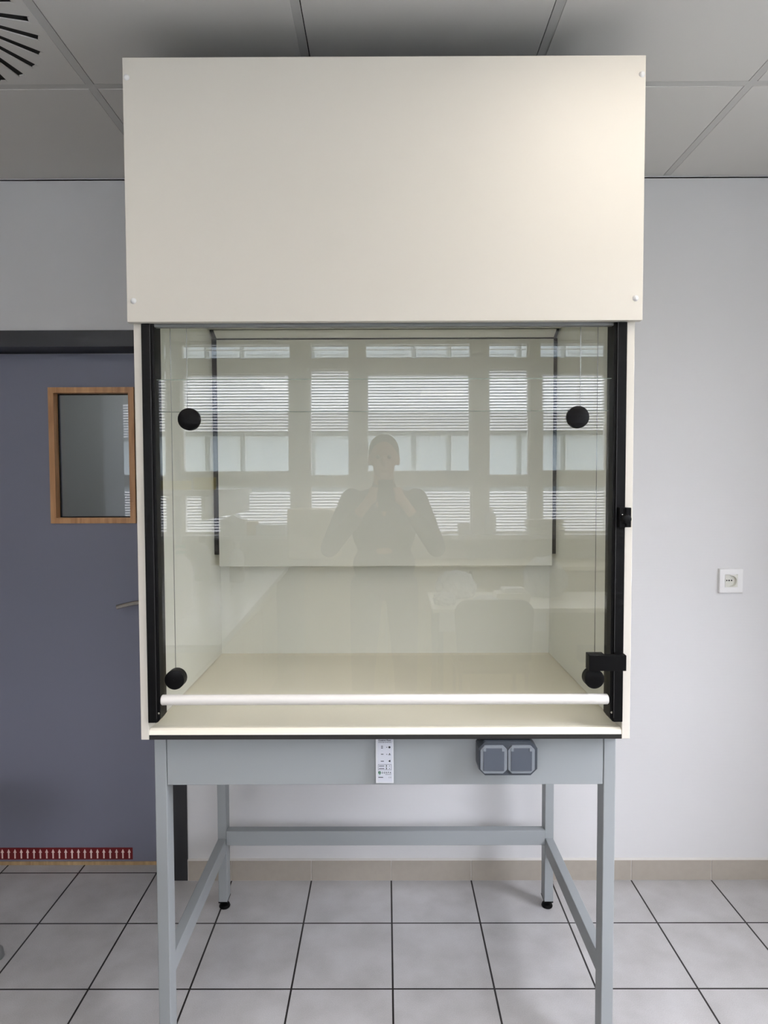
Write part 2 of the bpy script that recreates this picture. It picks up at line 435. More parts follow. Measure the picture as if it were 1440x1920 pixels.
# luminaires in the ceiling
lamp_labels = ['square ceiling light panel above the left lab bench', 'square ceiling light panel nearest the fume hood, right of it',
               'square ceiling light panel above the cream table near the windows']
for k, (x0, x1, y0, y1) in enumerate(cells):
    r = empty('ceiling_light', ((x0+x1)/2, (y0+y1)/2, ZC-.009), lamp_labels[k], 'ceiling light', 'ceiling light panels')
    f = MB(); z0, z1 = ZC-.012, ZC+.0005
    f.box(x0, x1, y0, y0+.02, z0, z1); f.box(x0, x1, y1-.02, y1, z0, z1); f.box(x0, x0+.02, y0+.02, y1-.02, z0, z1); f.box(x1-.02, x1, y0+.02, y1-.02, z0, z1)
    f.build('frame', M['white'], r)
    f = MB(); f.box(x0+.02, x1-.02, y0+.02, y1-.02, ZC-.008, ZC-.001); f.build('diffuser', M['lamp'], r)

# swirl air diffuser, upper left
x0, x1, y0, y1 = VENT
vc = Vector((-1.102, 1.650, 0))
r = empty('air_diffuser', (vc.x, vc.y, ZC-.009), 'square white ceiling air diffuser with a ring of black slanted slots, upper left corner', 'air vent')
cut = MB()
for k in range(24):
    th = math.radians(15*k + 1.6); tip = vc + Vector((math.cos(th), math.sin(th), 0))*.264
    d = Vector((math.cos(th+math.radians(12)), math.sin(th+math.radians(12)), 0)); n = Vector((-d.y, d.x, 0))
    p0, p1 = tip - d*.155, tip; h = .0078
    pts = [(p0-n*h), (p1-n*h*1.45), (p1-n*h*.9 - d*.006), (p1+n*h*.9 - d*.006), (p1+n*h*1.45), (p0+n*h)]
    cut.prism([(q.x, q.y) for q in pts], ZC-.02, ZC+.01, 'Z')
pl = MB(); pl.box(x0, x1, y0, y1, ZC-.006, ZC-.003)
plo = pl.build('face_plate', M['ceil'], r); cuto = cut.build('cutter', M['hole'], r)
md = plo.modifiers.new('b', 'BOOLEAN'); md.operation = 'DIFFERENCE'; md.object = cuto; md.solver = 'EXACT'
dg = bpy.context.evaluated_depsgraph_get(); nm = bpy.data.meshes.new_from_object(plo.evaluated_get(dg)); plo.modifiers.clear(); plo.data = nm
bpy.data.objects.remove(cuto)
f = MB(); f.box(x0+.03, x1-.03, y0+.03, y1-.03, ZC-.0018, ZC-.0002); f.build('slot_backing', M['hole'], r)

# ------------------------------------------------------------------ the blue-grey door
YD = 2.60
dr = empty('door_1', (-1.27, YD, 0), kind='structure')
b = MB()
VX0, VX1, VZ0, VZ1 = -1.2797, -.9545, 1.3415, 1.8581
for bx in ((DX0+.04, VX0+.02, .012, 1.985), (VX1-.02, DX1-.05, .012, 1.985)): b.box(bx[0], bx[1], YD, YD+.045, bx[2], bx[3])
b.box(VX0+.02, VX1-.02, YD, YD+.045, .012, VZ0+.02); b.box(VX0+.02, VX1-.02, YD, YD+.045, VZ1-.02, 1.985)
bmesh.ops.remove_doubles(b.bm, verts=b.bm.verts, dist=1e-5)
b.build('door_leaf', M['doorm'], dr)
b = MB()
def mitre(mb, x0, x1, z0, z1, t, y0, y1):
    mb.prism([(x0, z0), (x1, z0), (x1-t, z0+t), (x0+t, z0+t)], y0, y1); mb.prism([(x0, z1), (x1, z1), (x1-t, z1-t), (x0+t, z1-t)], y0, y1)
    mb.prism([(x0, z0), (x0+t, z0+t), (x0+t, z1-t), (x0, z1)], y0, y1); mb.prism([(x1, z0), (x1-t, z0+t), (x1-t, z1-t), (x1, z1)], y0, y1)
mitre(b, VX0, VX1, VZ0, VZ1, .021, YD-.012, YD+.03)
vf = b.build('vision_frame', M['oak'], dr)
b = MB(); mitre(b, VX0+.021, VX1-.021, VZ0+.021, VZ1-.021, .004, YD+.022, YD+.028); b.build('glass_seal', M['hole'], vf)
b = MB(); b.box(VX0+.021, VX1-.021, YD+.029, YD+.034, VZ0+.021, VZ1-.021); b.build('vision_pane', M['win'], dr)
b = MB(); b.box(DX0+.04, DX1-.05, YD-.004, YD+.04, 0.0005, .0135); b.build('wood_edge', M['sill'], dr)
# lever handle
b = MB(); pts = []
for k in range(13):
    t = k/12; pts.append((-1.018+.118*t, YD-.058 + .008*(1-t), 1.026+.020*math.sin(t*math.pi/2)))
pts += [(-.894, YD-.055, 1.046), (-.892, YD-.045, 1.046), (-.892, YD-.002, 1.046)]
b.tube(pts, .0088, 14)
hd = b.build('door_handle', M['chrome'], dr, smooth=True)
b = MB(); b.cyl((-.892, YD-.009, 1.046), (-.892, YD, 1.046), .026); b.cyl((-.892, YD-.009, .976), (-.892, YD, .976), .026); b.build('handle_rose', M['chrome'], hd, smooth=True)
# strip of arrows at the foot of the door
b = MB(); b.box(-1.72, -.9955, YD-.0015, YD, .0215, .0685); st = b.build('arrow_strip', M['red'], dr)
b = MB(); x = -1.0085
while x > -1.70:
    z0, z1 = .0265, .0635
    b.prism([(x-.0026, z0), (x+.0026, z0), (x+.0026, z1-.014), (x+.0062, z1-.014), (x, z1), (x-.0062, z1-.014), (x-.0026, z1-.014)], YD-.0026, YD-.0015)
    x -= .0249
b.build('arrows', M['pink'], st, label='row of white upward arrows')
# dark metal frame
fr = empty('door_frame', (-1.27, YB, 0), 'dark grey metal frame around the blue-grey door', 'door frame', kind='structure'); fr.name = 'trim_3'
b = MB(); b.box(-.803, DX1+.0, YB-.006, YB+.13, 0, DTOP); b.build('jamb', M['dark'], fr)
b = MB(); b.box(DX0, DX0+.055, YB-.006, YB+.13, 0, DTOP); b.build('jamb', M['dark'], fr)
b = MB(); b.box(DX0+.055, -.803, YB-.006, YB+.13, 1.991, DTOP); b.build('lintel', M['dark'], fr)
b = MB(); b.box(DX0+.055, -.803, YD+.046, YD+.05, 1.96, 1.991); b.build('door_stop', M['dark'], fr)

# ================================================================== GREY STEEL STAND
LX0, LX1 = -.5875, .5795
TF = 1.690
stand = empty('steel_stand', (-.004, 2.0, 0), 'light grey steel frame stand with four legs carrying the fume hood', 'stand')
for x0 in (LX0, LX1-.030):
    for yf in (TF, 2.31):
        b = MB(); b.box(x0, x0+.030, yf, yf+.05, .031, .8595, .0015, 1)
        lg = b.build('leg', M['steel'], stand)
        b = MB(); cx, cy = x0+.015, yf+.025
        b.box(x0-.0005, x0+.0305, yf-.0005, yf+.0505, .028, .0315)
        b.cyl((cx, cy, .012), (cx, cy, .029), .006, seg=16); b.lathe([(0, 0), (.018, 0), (.0195, .004), (.017, .011), (.008, .016), (0, .016)], (cx, cy, 0))
        b.build('levelling_foot', M['blackp'], lg, smooth=True)
for x0 in (LX0, LX1-.030):
    b = MB(); b.box(x0+.001, x0+.029, TF+.05, 2.31, .205, .258, .0015, 1); b.build('side_stretcher', M['steel'], stand)
    b = MB(); b.box(x0+.001, x0+.029, TF+.05, 2.31, .809, .859, .0015, 1); b.build('side_rail', M['steel'], stand)
b = MB(); b.box(LX0+.0305, LX1-.0305, 2.304, 2.338, .236, .287, .0015, 1); b.build('rear_stretcher', M['steel'], stand)
b = MB(); b.box(LX0+.0305, LX1-.0305, 2.32, 2.35, .809, .859, .0015, 1); b.build('rear_rail', M['steel'], stand)
b = MB(); b.box(LX0+.0315, LX1-.0315, TF+.001, TF+.018, .7285, .8590, .001, 1); b.build('apron', M['steel'], stand)

# control panel on the apron
CY = 1.676
cp = MB(); cp.box(-.0275, .0178, CY, TF+.001, .7385, .8595, .0015, 2); cp = cp.build('control_panel', M['ctl'], stand)
def sub(mb, name, m, par, **k): return mb.build(name, m, par, **k)
b = MB(); b.box(-.0225, .0145, CY-.0006, CY, .7425, .8585); sub(b, 'control_foil', M['ctlf'], cp)
def text_mb(mb, s, x, z, size, width, y, bold=0.0, dirn=None):
    cu = bpy.data.curves.new('t', 'FONT'); cu.body = s; cu.size = size; cu.extrude = .0001; cu.offset = bold
    o = bpy.data.objects.new('t', cu); C.objects.link(o)
    dg = bpy.context.evaluated_depsgraph_get(); me = bpy.data.meshes.new_from_object(o.evaluated_get(dg))
    xs_ = [v.co.x for v in me.vertices]; wdt = max(xs_)-min(xs_)
    sc = width/wdt if width else 1
    bm = bmesh.new(); bm.from_mesh(me)
    Mx = Matrix.Translation((x, y, z)) @ Matrix.Rotation(math.pi/2, 4, 'X') @ Matrix.Diagonal((sc, 1, 1, 1)) @ Matrix.Translation((-min(xs_), 0, 0))
    mb.add(bm, Mx); bpy.data.objects.remove(o); bpy.data.curves.remove(cu); bpy.data.meshes.remove(me)
YT = CY-.0007
b = MB()
text_mb(b, 'Control Flow', -.0200, .8470, .0052, .0315, YT, .00018)
text_mb(b, 'S O R B O N N E', -.0200, .8425, .0036, .0315, YT, .00006)
for (x0_, x1_, z_) in ((-.0135, -.0088, .8325), (-.0135, -.0088, .8285), (-.0138, -.0075, .8125), (-.0145, -.0065, .7945)):
    b.box(x0_, x1_, YT-.0001, YT+.0001, z_, z_+.0017)
b.cyl((.0075, YT-.0001, .8310), (.0075, YT+.0001, .8310), .0027, seg=20)
b.box(-.0002, .0018, YT-.0001, YT+.0001, .8300, .8318)
b.prism([(.0045, .8112), (.0110, .8112), (.0110, .8122), (.0045, .8122)], YT-.0001, YT+.0001); b.prism([(.0058, .8128), (.0098, .8128), (.0078, .8165)], YT-.0001, YT+.0001)
b.box(-.0002, .0018, YT-.0001, YT+.0001, .8122, .8140)
b.prism([(.0045, .7955), (.0068, .7975), (.0098, .7990), (.0098, .7930), (.0068, .7940)], YT-.0001, YT+.0001)
# boxed table
def fline(x0_, x1_, z0_, z1_): b.box(x0_, x1_, YT-.0001, YT+.0001, z0_, z1_)
fline(-.0212, .0122, .7868, .7874); fline(-.0212, .0122, .7730, .7736); fline(-.0212, -.0206, .7736, .7868); fline(.0116, .0122, .7736, .7868)
for z_ in (.7825, .7760):
    fline(-.0190, -.0056, z_, z_+.0016); fline(-.0012, .0010, z_-.0008, z_+.0028); fline(.0068, .0084, z_-.0002, z_+.0018)
fline(-.0012, -.0004, .7740, .7862)
text_mb(b, 'D E R P A', -.0122, .7640, .0062, .0240, YT, .00012)
fline(-.0030, .0115, .7612, .7620)
fline(-.0205, -.0085, .7535, .7552)
text_mb(b, 'C E', .0052, .7525, .0045, .0062, YT)
sub(b, 'printed_text', M['ink'], cp)
b = MB()
b.prism([(-.0210, .7655), (-.0185, .7610), (-.0180, .7700), (-.0207, .7695)], YT-.0002, YT+.0001)
b.prism([(-.0174, .7595), (-.0146, .7640), (-.0143, .7680), (-.0158, .7702), (-.0176, .7705)], YT-.0002, YT+.0001)
sub(b, 'leaf_logo', M['green'], cp, label='small green leaf emblem')

# double outlet with two lids
def octo(x0, x1, z0, z1, c, ct=None):
    ct = ct or c
    return [(x0+c, z0), (x1-c, z0), (x1, z0+c), (x1, z1-ct), (x1-ct, z1), (x0+ct, z1), (x0, z1-ct), (x0, z0+c)]
so = MB(); so.prism(octo(.2260, .3700, .7745, .8580, .016), 1.640, TF+.001); so = so.build('double_outlet', M['sockd'], stand, label='dark grey double outlet with two lids')
for k, (x0_, x1_) in enumerate(((.2300, .2950), (.2975, .3625))):
    b = MB(); b.prism(octo(x0_, x1_, .7815, .8500, .010), 1.634, 1.640)
    rim = b.build('outlet_rim', M['sockl'], so)
    b = MB(); b.box(x0_+.007, x1_-.007, 1.6325, 1.6345, .7880, .8450, .0008, 1); b.build('outlet_lid', M['sockc'], so)
    for xa_ in (x0_+.007, x1_-.013):
        b = MB(); b.box(xa_, xa_+.006, 1.631, 1.634, .8375, .8455); b.build('lid_hinge', M['sockl'], so)

# ================================================================== FUME HOOD
BF = 1.650
HX0, HX1 = -.6055, .5995
hood = empty('fume_hood', (-.003, 2.0, .861), 'tall cream laboratory fume hood with glass sash standing on a grey steel stand', 'fume hood')
for x0, x1 in ((HX0, HX0+.0195), (HX1-.0195, HX1)):
    b = MB(); b.box(x0, x1, BF, 2.41, .861, 2.478, .0008, 1); b.build('side_panel', M['cream'], hood)
for x0, x1 in ((HX0+.0196, HX0+.0216), (HX1-.0216, HX1-.0196)):
    b = MB(); b.box(x0, x1, 1.7005, 2.3915, .8885, 1.9995); b.build('side_liner', M['inner'], hood)
b = MB(); b.box(HX0+.0195, HX1-.0195, 2.392, 2.41, .861, 2.478); b.build('back_panel', M['inner'], hood)
b = MB(); b.box(-.6130, .6105, 1.6305, BF-.0005, 1.8765, 2.4880, .0012, 2); fp = b.build('front_panel', M['cream'], hood)
for x, z in ((-.6036, 2.4424), (.6015, 2.4443), (-.5972, 1.9262), (.5932, 1.9280)):
    b = MB(); b.lathe([(0, .005), (.003, .0047), (.0058, .003), (.0072, 0), (.0072, -.001), (0, -.001)], (x, 1.6305, z), '-Y'); b.build('screw_cap', M['white'], fp, smooth=True)
b = MB(); b.box(HX0+.0195, HX1-.0195, BF+.002, BF+.018, 1.8695, 1.93); b.build('header', M['grey'], hood)
b = MB(); b.box(HX0+.0195, HX1-.0195, 1.70, 2.392, 2.000, 2.012); b.build('inner_ceiling', M['inner'], hood)
b = MB(); b.box(HX0+.0195, HX1-.0195, 1.70, 1.712, 1.99, 2.47); b.build('inner_bulkhead', M['inner'], hood)
b = MB(); b.box(-.5665, .5645, 2.300, 2.308, 1.2104, 1.9735, .0006, 1); b.build('baffle', M['inner'], hood)
b = MB(); b.prism([(2.300, 1.9790), (2.307, 1.9790), (2.269, 1.9990), (2.262, 1.9970)], -.5665, .5645, 'X'); b.build('baffle_lip', M['inner'], hood)
b = MB(); b.box(-.5835, -.5668, 2.304, 2.312, 1.25, 1.976); b.box(.5648, .5778, 2.304, 2.312, 1.25, 1.976); b.box(-.5668, .5648, 2.3085, 2.314, 1.962, 1.990)
b.prism([(2.304, 1.976), (2.312, 1.976), (2.272, 1.9995), (2.264, 1.9985)], -.5800, -.5668, 'X'); b.prism([(2.304, 1.976), (2.312, 1.976), (2.272, 1.9995), (2.264, 1.9985)], .5648, .5745, 'X')
b.build('baffle_gap_shade', M['hole'], hood)  # black strips painting the shade of the open gaps around the baffle
# worktop with dished surface: black core sheet and pale top
b = MB(); b.box(HX0+.0198, HX1-.0198, BF, 2.3915, .8612, .8725); wt = b.build('worktop', M['core'], hood, label='black core edge of the worktop')
b = MB(); b.prism([(BF+.0005, .8727), (2.3915, .8727), (2.3915, .8880), (2.372, .8850), (1.685, .8835), (1.672, .8862), (1.660, .8868), (BF+.003, .8830)], HX0+.0198, HX1-.0198, 'X'); b.build('worktop_surface', M['top'], wt)
# guide rails
for s, xo, xi, xm in ((-1, -.5855, -.5560, -.5640), (1, .5795, .5490, .5570)):
    b = MB()
    b.box(min(xo, xm), max(xo, xm), 1.6440, 1.700, .9050, 1.8760, .001, 1)
    c = .010
    x_a, x_b = xm, xi
    b.prism([(x_a, .9050), (x_b - (x_b-x_a)*.9, .9050), (x_b, .9150), (x_b, 1.8760), (x_a, 1.8760)], 1.6475, 1.696)
    gr = b.build('guide_rail', M['black'], hood)
    b = MB(); b.lathe([(0, .002), (.0025, .0015), (.003, 0), (0, 0)], ((xm+xi)/2+ -s*0, 1.6475, .928), '-Y', 12); b.build('rail_screw', M['chrome'], gr)
    b = MB(); b.box(xm-.0009+s*-.0, xm+.0009, 1.6428, 1.6445, .915, 1.875); b.build('rail_lip', M['core'], gr)
# sash
b = MB(); b.box(-.5600, .5530, 1.662, 1.668, .960, 1.7440); sash = b.build('sash_glass', M['sash'], hood, label='lower sliding glass pane')
b = MB(); b.box(-.5600, .5530, 1.6618, 1.6682, 1.7441, 1.7455); b.build('glass_edge', M['gedge'], sash)
b = MB(); b.lathe([(0, 0), (.011, 0), (.0128, .002), (.0128, 1.0985), (.011, 1.1005), (0, 1.1005)], (0, 0, 0), seg=40)
bmesh.ops.transform(b.bm, matrix=Matrix.Translation((-.5545, 1.655, .9590)) @ Matrix.Rotation(math.pi/2, 4, 'Y'), verts=b.bm.verts)
b.build('handle_bar', M['alu'], sash, smooth=True, label='white round handle bar along the sash bottom')
b = MB(); b.box(-.5600, .5530, 1.684, 1.690, 1.670, 1.996); ug = b.build('upper_glass', M['sash'], hood)
b = MB(); b.box(-.5600, .5530, 1.6838, 1.6902, 1.6685, 1.6699); b.build('glass_edge', M['gedge'], ug)
KN = [(-.5205, 1.0105, 1.647, .0240), (.5110, 1.0105, 1.647, .0240), (-.4780, 1.6490, 1.6555, .0268), (.4675, 1.6512, 1.6555, .0268)]
for x, z, yf, R in KN:
    YE = 1.6745 if z < 1.2 else 1.6695; L_ = YE-yf
    b = MB(); b.lathe([(0, L_-.0006), (.0022, L_-.0006), (.0024, L_), (R-.002, L_), (R, L_-.0015), (R, L_-.005), (R-.0012, L_-.0055), (R-.0012, L_-.0065), (R, L_-.007), (R, 0), (0, 0)], (x, YE, z), '-Y', 48)
    b.build('sash_knob', M['blackp'], sash, smooth=True)
for x, zb in ((-.5262, 1.03), (-.4865, 1.67), (.5195, 1.03), (.4775, 1.67)):
    b = MB(); b.cyl((x, 1.678, zb-.01), (x, 1.678, 1.99), .00085, seg=10); b.build('counterweight_cable', M['wire'], hood)
# bracket near the sash bottom
b = MB(); b.box(.4860, .5750, 1.610, 1.624, 1.0410, 1.0789, .0008, 1); b.box(.4860, .5250, 1.6235, 1.640, 1.0410, 1.0800, .0008, 1); b.box(.556, .575, 1.62, 1.645, 1.041, 1.0785)
b.build('stop_bracket', M['blackp'], hood)
# stop block with a knob on the right side
b = MB(); b.box(.5600, .5750, 1.628, 1.646, 1.3835, 1.4320, .001, 1); b.box(.574, .5865, 1.622, 1.652, 1.3850, 1.4320, .001, 1)
bo = b.build('stop_block', M['blackp'], hood)
b = MB(); b.lathe([(0, .016), (.008, .016), (.0105, .014), (.0115, .008), (.0115, 0), (0, 0)], (.5735, 1.6270, 1.4050), '-Y', 24); b.build('clamp_knob', M['blackp'], bo, smooth=True)
b = MB(); b.lathe([(0, .002), (.0015, .0015), (.002, 0), (0, 0)], (.5665, 1.6280, 1.4150), '-Y', 12); b.build('clamp_screw', M['chrome'], bo)
# top cover
b = MB(); b.box(HX0+.0195, HX1-.0195, BF, 2.392, 2.462, 2.476); b.build('top_cover', M['dark'], hood)

# ------------------------------------------------------------------ wall socket
ws = empty('wall_socket', (1.2683, YB, 1.085), 'white square wall socket with round insert on the pale wall, right edge', 'wall socket')
sx, sz, sh = 1.2690, 1.1288, .0235
b = MB()                                        # plate with a square opening
for bx in ((1.2265, sx-sh, 1.0860, 1.1715), (sx+sh, 1.3115, 1.0860, 1.1715), (sx-sh, sx+sh, 1.0860, sz-sh), (sx-sh, sx+sh, sz+sh, 1.1715)):
    b.box(bx[0], bx[1], YB-.0115, YB, bx[2], bx[3])
b.build('cover_plate', M['white'], ws)
b = MB(); mitre(b, 1.2250, 1.3130, 1.0845, 1.1730, .006, YB-.0085, YB); b.build('plate_edge', M['white'], ws)
bm = bmesh.new(); n_ = 32; sq = []; ci = []; bo_ = []
for k in range(n_):
    a = 2*math.pi*k/n_; c_, s_ = math.cos(a), math.sin(a); q = (sh-.0006)/max(abs(c_), abs(s_))
    sq.append(bm.verts.new((sx+c_*q, YB-.0125, sz+s_*q))); ci.append(bm.verts.new((sx+c_*.0195, YB-.0125, sz+s_*.0195))); bo_.append(bm.verts.new((sx+c_*.0185, YB-.0012, sz+s_*.0185)))
for k in range(n_):
    m_ = (k+1) % n_
    bm.faces.new((sq[k], sq[m_], ci[m_], ci[k])); bm.faces.new((ci[k], ci[m_], bo_[m_], bo_[k]))
bm.faces.new(bo_); bmesh.ops.recalc_face_normals(bm, faces=bm.faces)
b = MB(); b.add(bm); ins = b.build('socket_insert', M['wgrey'], ws)
for dx in (-.0125, -.0035, .0055):
    b = MB(); b.cyl((sx+dx, YB-.0026, sz+.0005), (sx+dx, YB-.0013, sz+.0005), .0027, seg=14); b.build('pin_hole', M['hole'], ins)

# ================================================================== THE ROOM BEHIND THE CAMERA (seen in the glass)
# peninsula lab bench on the left
lb = empty('lab_bench', (-1.05, -.2, 0), 'long pale laboratory bench on the left, mirrored in the sash glass', 'lab bench')
b = MB(); b.prism([(-1.45, -1.55), (-.70, -1.55), (-.612, .865), (-1.45, .865)], .872, .900, 'Z'); b.build('worktop', M['bench'], lb)
for k in range(4):
    ya = -1.5 + k*.58
    b = MB(); b.box(-1.42, -.80, ya, ya+.56, .08, .871); cb = b.build('cabinet', M['beige'], lb)
    b = MB(); b.box(-.80, -.782, ya+.004, ya+.556, .10, .70); b.build('door', M['beige'], lb)
    b = MB(); b.box(-.80, -.782, ya+.004, ya+.556, .708, .866); b.build('drawer', M['beige'], lb)
b = MB(); b.box(-1.40, -.83, -1.5, .82, 0, .08); b.build('plinth', M['grey'], lb)
# shelf rack on that bench
sr = empty('shelf_rack', (-1.3, -.6, .9), 'white shelf rack standing on the left lab bench', 'shelf')
for y in (-1.35, -.30):
    b = MB(); b.box(-1.44, -1.41, y, y+.03, .9, 1.72); b.build('post', M['steel'], sr)
b = MB(); b.box(-1.46, -.93, -1.40, -.24, 1.425, 1.455); b.build('shelf_board', M['white'], sr)
b = MB(); b.box(-.97, -.95, -1.40, -.24, 1.30, 1.425); b.build('shelf_fascia', M['white'], sr)
# yellow packs on the shelf
packs = [(-1.05, -.62, k) for k in range(4)] + [(-1.22, -.62, k) for k in range(4)]
for i, (x, y, k) in enumerate(packs):
    hh = .018 if i < 4 else .0135
    b = MB(); b.box(x-.05 if i < 4 else x-.075, x+.05 if i < 4 else x+.075, y-.06, y+.06, 1.456+k*hh, 1.456+(k+1)*hh-.0015, .001, 1)
    pos = ['lowest', 'second from bottom', 'third from bottom', 'topmost'][k]
    b.build('yellow_pack', M['yellow'], label='%s yellow pack of the %s stack on the white shelf' % (pos, 'taller neat' if i < 4 else 'lower wide'), cat='pack', group='yellow packs on the shelf')
def bottle(x, y, z, r, h, capm, bodym, label, name='bottle', grp=None):
    rt_ = empty(name, (x, y, z), label, 'bottle', grp)
    b = MB(); b.lathe([(0, 0), (r*.95, 0), (r, .004), (r, h*.62), (r*.8, h*.74), (r*.36, h*.82), (r*.36, h*.9), (0, h*.9)], (x, y, z), seg=24); b.build('body', bodym, rt_, smooth=True)
    b = MB(); b.lathe([(0, h*.86), (r*.42, h*.86), (r*.42, h), (0, h)], (x, y, z), seg=20); b.build('cap', capm, rt_, smooth=True)
bottle(-.98, .10, .90, .055, .30, M['teal'], M['white'], 'white bottle with teal cap on the left lab bench')
bottle(-.90, -.75, .90, .045, .24, M['white'], M['plastic'], 'clear bottle with white cap on the left lab bench')
bottle(-1.12, -.80, .90, .05, .27, M['grey'], M['white'], 'white bottle with grey cap at the back of the left bench')
# dispenser pump on bench
dp = empty('pump_dispenser', (-.93, .36, .90), 'tall white pump dispenser near the front of the left lab bench', 'dispenser')
b = MB(); b.lathe([(0, 0), (.045, 0), (.045, .16), (.02, .2), (.012, .24), (0, .24)], (-.93, .36, .9), seg=24); b.build('body', M['white'], dp, smooth=True)
b = MB(); b.tube([(-.93, .36, 1.13), (-.93, .36, 1.19), (-.915, .36, 1.205), (-.87, .36, 1.20), (-.86, .36, 1.18)], .006); b.build('nozzle', M['white'], dp, smooth=True)
# things on the window ledge
LZ = 1.096
def boxy(name, x0, x1, y0, y1, z0, z1, m, label, cat, bev=.003):
    b = MB(); b.box(x0, x1, y0, y1, z0, z1, bev, 2); return b.build(name, M[m], label=label, cat=cat)
bn = empty('instrument_box', (-1.16, YW+.08, LZ), 'white bench instrument with peaked top on the window ledge', 'instrument')
b = MB(); b.prism([(-1.255, LZ), (-1.07, LZ), (-1.07, 1.215), (-1.13, 1.235), (-1.16, 1.262), (-1.19, 1.235), (-1.255, 1.215)], YW+.02, YW+.14); b.build('housing', M['white'], bn)
boxy('storage_box', -1.055, -.985, YW+.03, YW+.14, LZ, 1.20, 'card', 'brown box beside the white instrument on the window ledge', 'box')
bx = empty('parts_box', (-.86, YW+.08, LZ), 'clear lidded box with a square label on the window ledge', 'box')
b = MB(); b.box(-.985, -.765, YW+.02, YW+.14, LZ, 1.175, .004, 2); b.build('body', M['plastic'], bx)
b = MB(); b.box(-.93, -.86, YW+.14, YW+.1415, 1.105, 1.165); b.build('paper_label', M['paper'], bx)
b = MB(); b.rbox(-.51, -1.55, 1.13, .34, .28, .36, rz=.15, bev=.02); b.box(-.56, -.46, -1.6, -1.5, .90, 0.96)
b.build('monitor_hood', M['beige'], label='beige rounded instrument cover behind the photographer', cat='instrument cover')
bottle(.80, YW+.09, LZ, .045, .21, M['white'], M['plastic'], 'round glass flask bottle standing on the window ledge')
boxy('plastic_beaker', .55, .64, YW+.04, YW+.13, LZ, 1.185, 'plastic', 'translucent square tub beside the flask on the window ledge', 'tub', .012)
for k in range(6):
    b = MB(); b.rbox(1.22+random.uniform(-.012, .012), YW+.085, 1.105+k*.019, .27, .13, .017, rz=random.uniform(-.06, .06), bev=.002)
    b.build('paper_pile', M['paper'], label='%s white folder of the pile on the window ledge' % ['lowest', 'second', 'third', 'fourth', 'fifth', 'topmost'][k], cat='folder', group='folders on the window ledge')
# window bench below the ledge
wb = empty('window_bench', (.5, -1.6, 0), 'low pale work counter running under the windows', 'counter')
b = MB(); b.box(-.60, 1.78, YW+.005, -1.42, .872, .90, .003, 1); b.build('worktop', M['beige'], wb)
for k in range(4):
    xa = -.58+k*.59
    b = MB(); b.box(xa, xa+.58, YW+.02, -1.46, .0, .871); b.build('cabinet', M['beige'], wb)
    b = MB(); b.box(xa+.004, xa+.576, -1.46, -1.443, .09, .862); b.build('door', M['beige'], wb)
# table with plastic bags
tb = empty('work_table', (.65, -1.0, 0), 'cream table with a pale front board holding plastic bags', 'table')
b = MB(); b.box(.28, 1.75, -1.30, -.69, .715, .742, .003, 1); b.build('table_top', M['table'], tb)
b = MB(); b.box(.32, .96, -.73, -.712, .60, .7149); b.build('front_board', M['white'], tb)
for x in (.31, 1.68):
    for y in (-1.27, -.76):
        b = MB(); b.box(x, x+.035, y, y+.035, 0, .7149); b.build('leg', M['steel'], tb)
def crumple(name, c, s, seed, label, m='plastic'):
    rnd = random.Random(seed); bm = bmesh.new(); bmesh.ops.create_icosphere(bm, subdivisions=4, radius=1)
    ph = [(Vector((rnd.uniform(-1, 1), rnd.uniform(-1, 1), rnd.uniform(-1, 1))).normalized()*rnd.uniform(3, 9), rnd.uniform(0, 6)) for _ in range(14)]
    for v in bm.verts:
        d = sum(abs(math.sin(v.co.dot(k)+p)) for k, p in ph)/14
        q = v.co*(.55+.7*d); z = max(q.z, -.6)
        v.co = Vector((q.x*s[0], q.y*s[1], (z+.6)*s[2]))
    b = MB(); b.add(bm, Matrix.Translation(c)); return b.build(name, M[m], label=label, cat='plastic bag')
crumple('plastic_bag', (.46, -1.10, .743), (.13, .10, .11), 3, 'large crumpled clear plastic bag on the left of the table')
crumple('plastic_bag', (.36, -.82, .743), (.07, .06, .05), 5, 'small crumpled clear bag at the table corner')
crumple('plastic_bag', (.62, -.86, .743), (.08, .05, .03), 9, 'flat crumpled clear bag in the middle of the table')
crumple('plastic_bag', (1.05, -1.15, .743), (.14, .11, .16), 11, 'big crumpled bag at the right end of the table')
tx = empty('tissue_box', (.80, -.95, .743), 'low pale box with tissue on the table', 'tissue box')
b = MB(); b.box(.69, .90, -1.02, -.88, .7425, .80, .004, 2); b.build('carton', M['table'], tx)
b = MB(); b.rbox(.80, -.95, .815, .14, .09, .03, bev=.01); b.build('tissue', M['paper'], tx)
# chair in front of it
ch = empty('desk_chair', (.59, -.45, 0), 'moulded chair with a rounded back in front of the cream table', 'chair')
b = MB(); R_ = .075; pts = []
for cx, cz, a0 in ((.805-R_, .855-R_, 0), (.375+R_, .855-R_, 90)):
    for k in range(9): a = math.radians(a0+k*90/8); pts.append((cx+R_*math.cos(a), cz+R_*math.sin(a)))
pts += [(.39, .52), (.79, .52)]
b.prism(pts, -.355, -.335); b.build('backrest', M['chair'], ch)
b = MB(); b.box(.385, .795, -.78, -.36, .44, .462, .01, 3); b.build('seat', M['chair'], ch)
for x in (.41, .77):
    b = MB(); b.cyl((x, -.375, 0), (x, -.36, .53), .011, seg=14); b.build('leg', M['chrome'], ch, smooth=True)
    b = MB(); b.cyl((x, -.74, 0), (x, -.70, .44), .011, seg=14); b.build('leg', M['chrome'], ch, smooth=True)
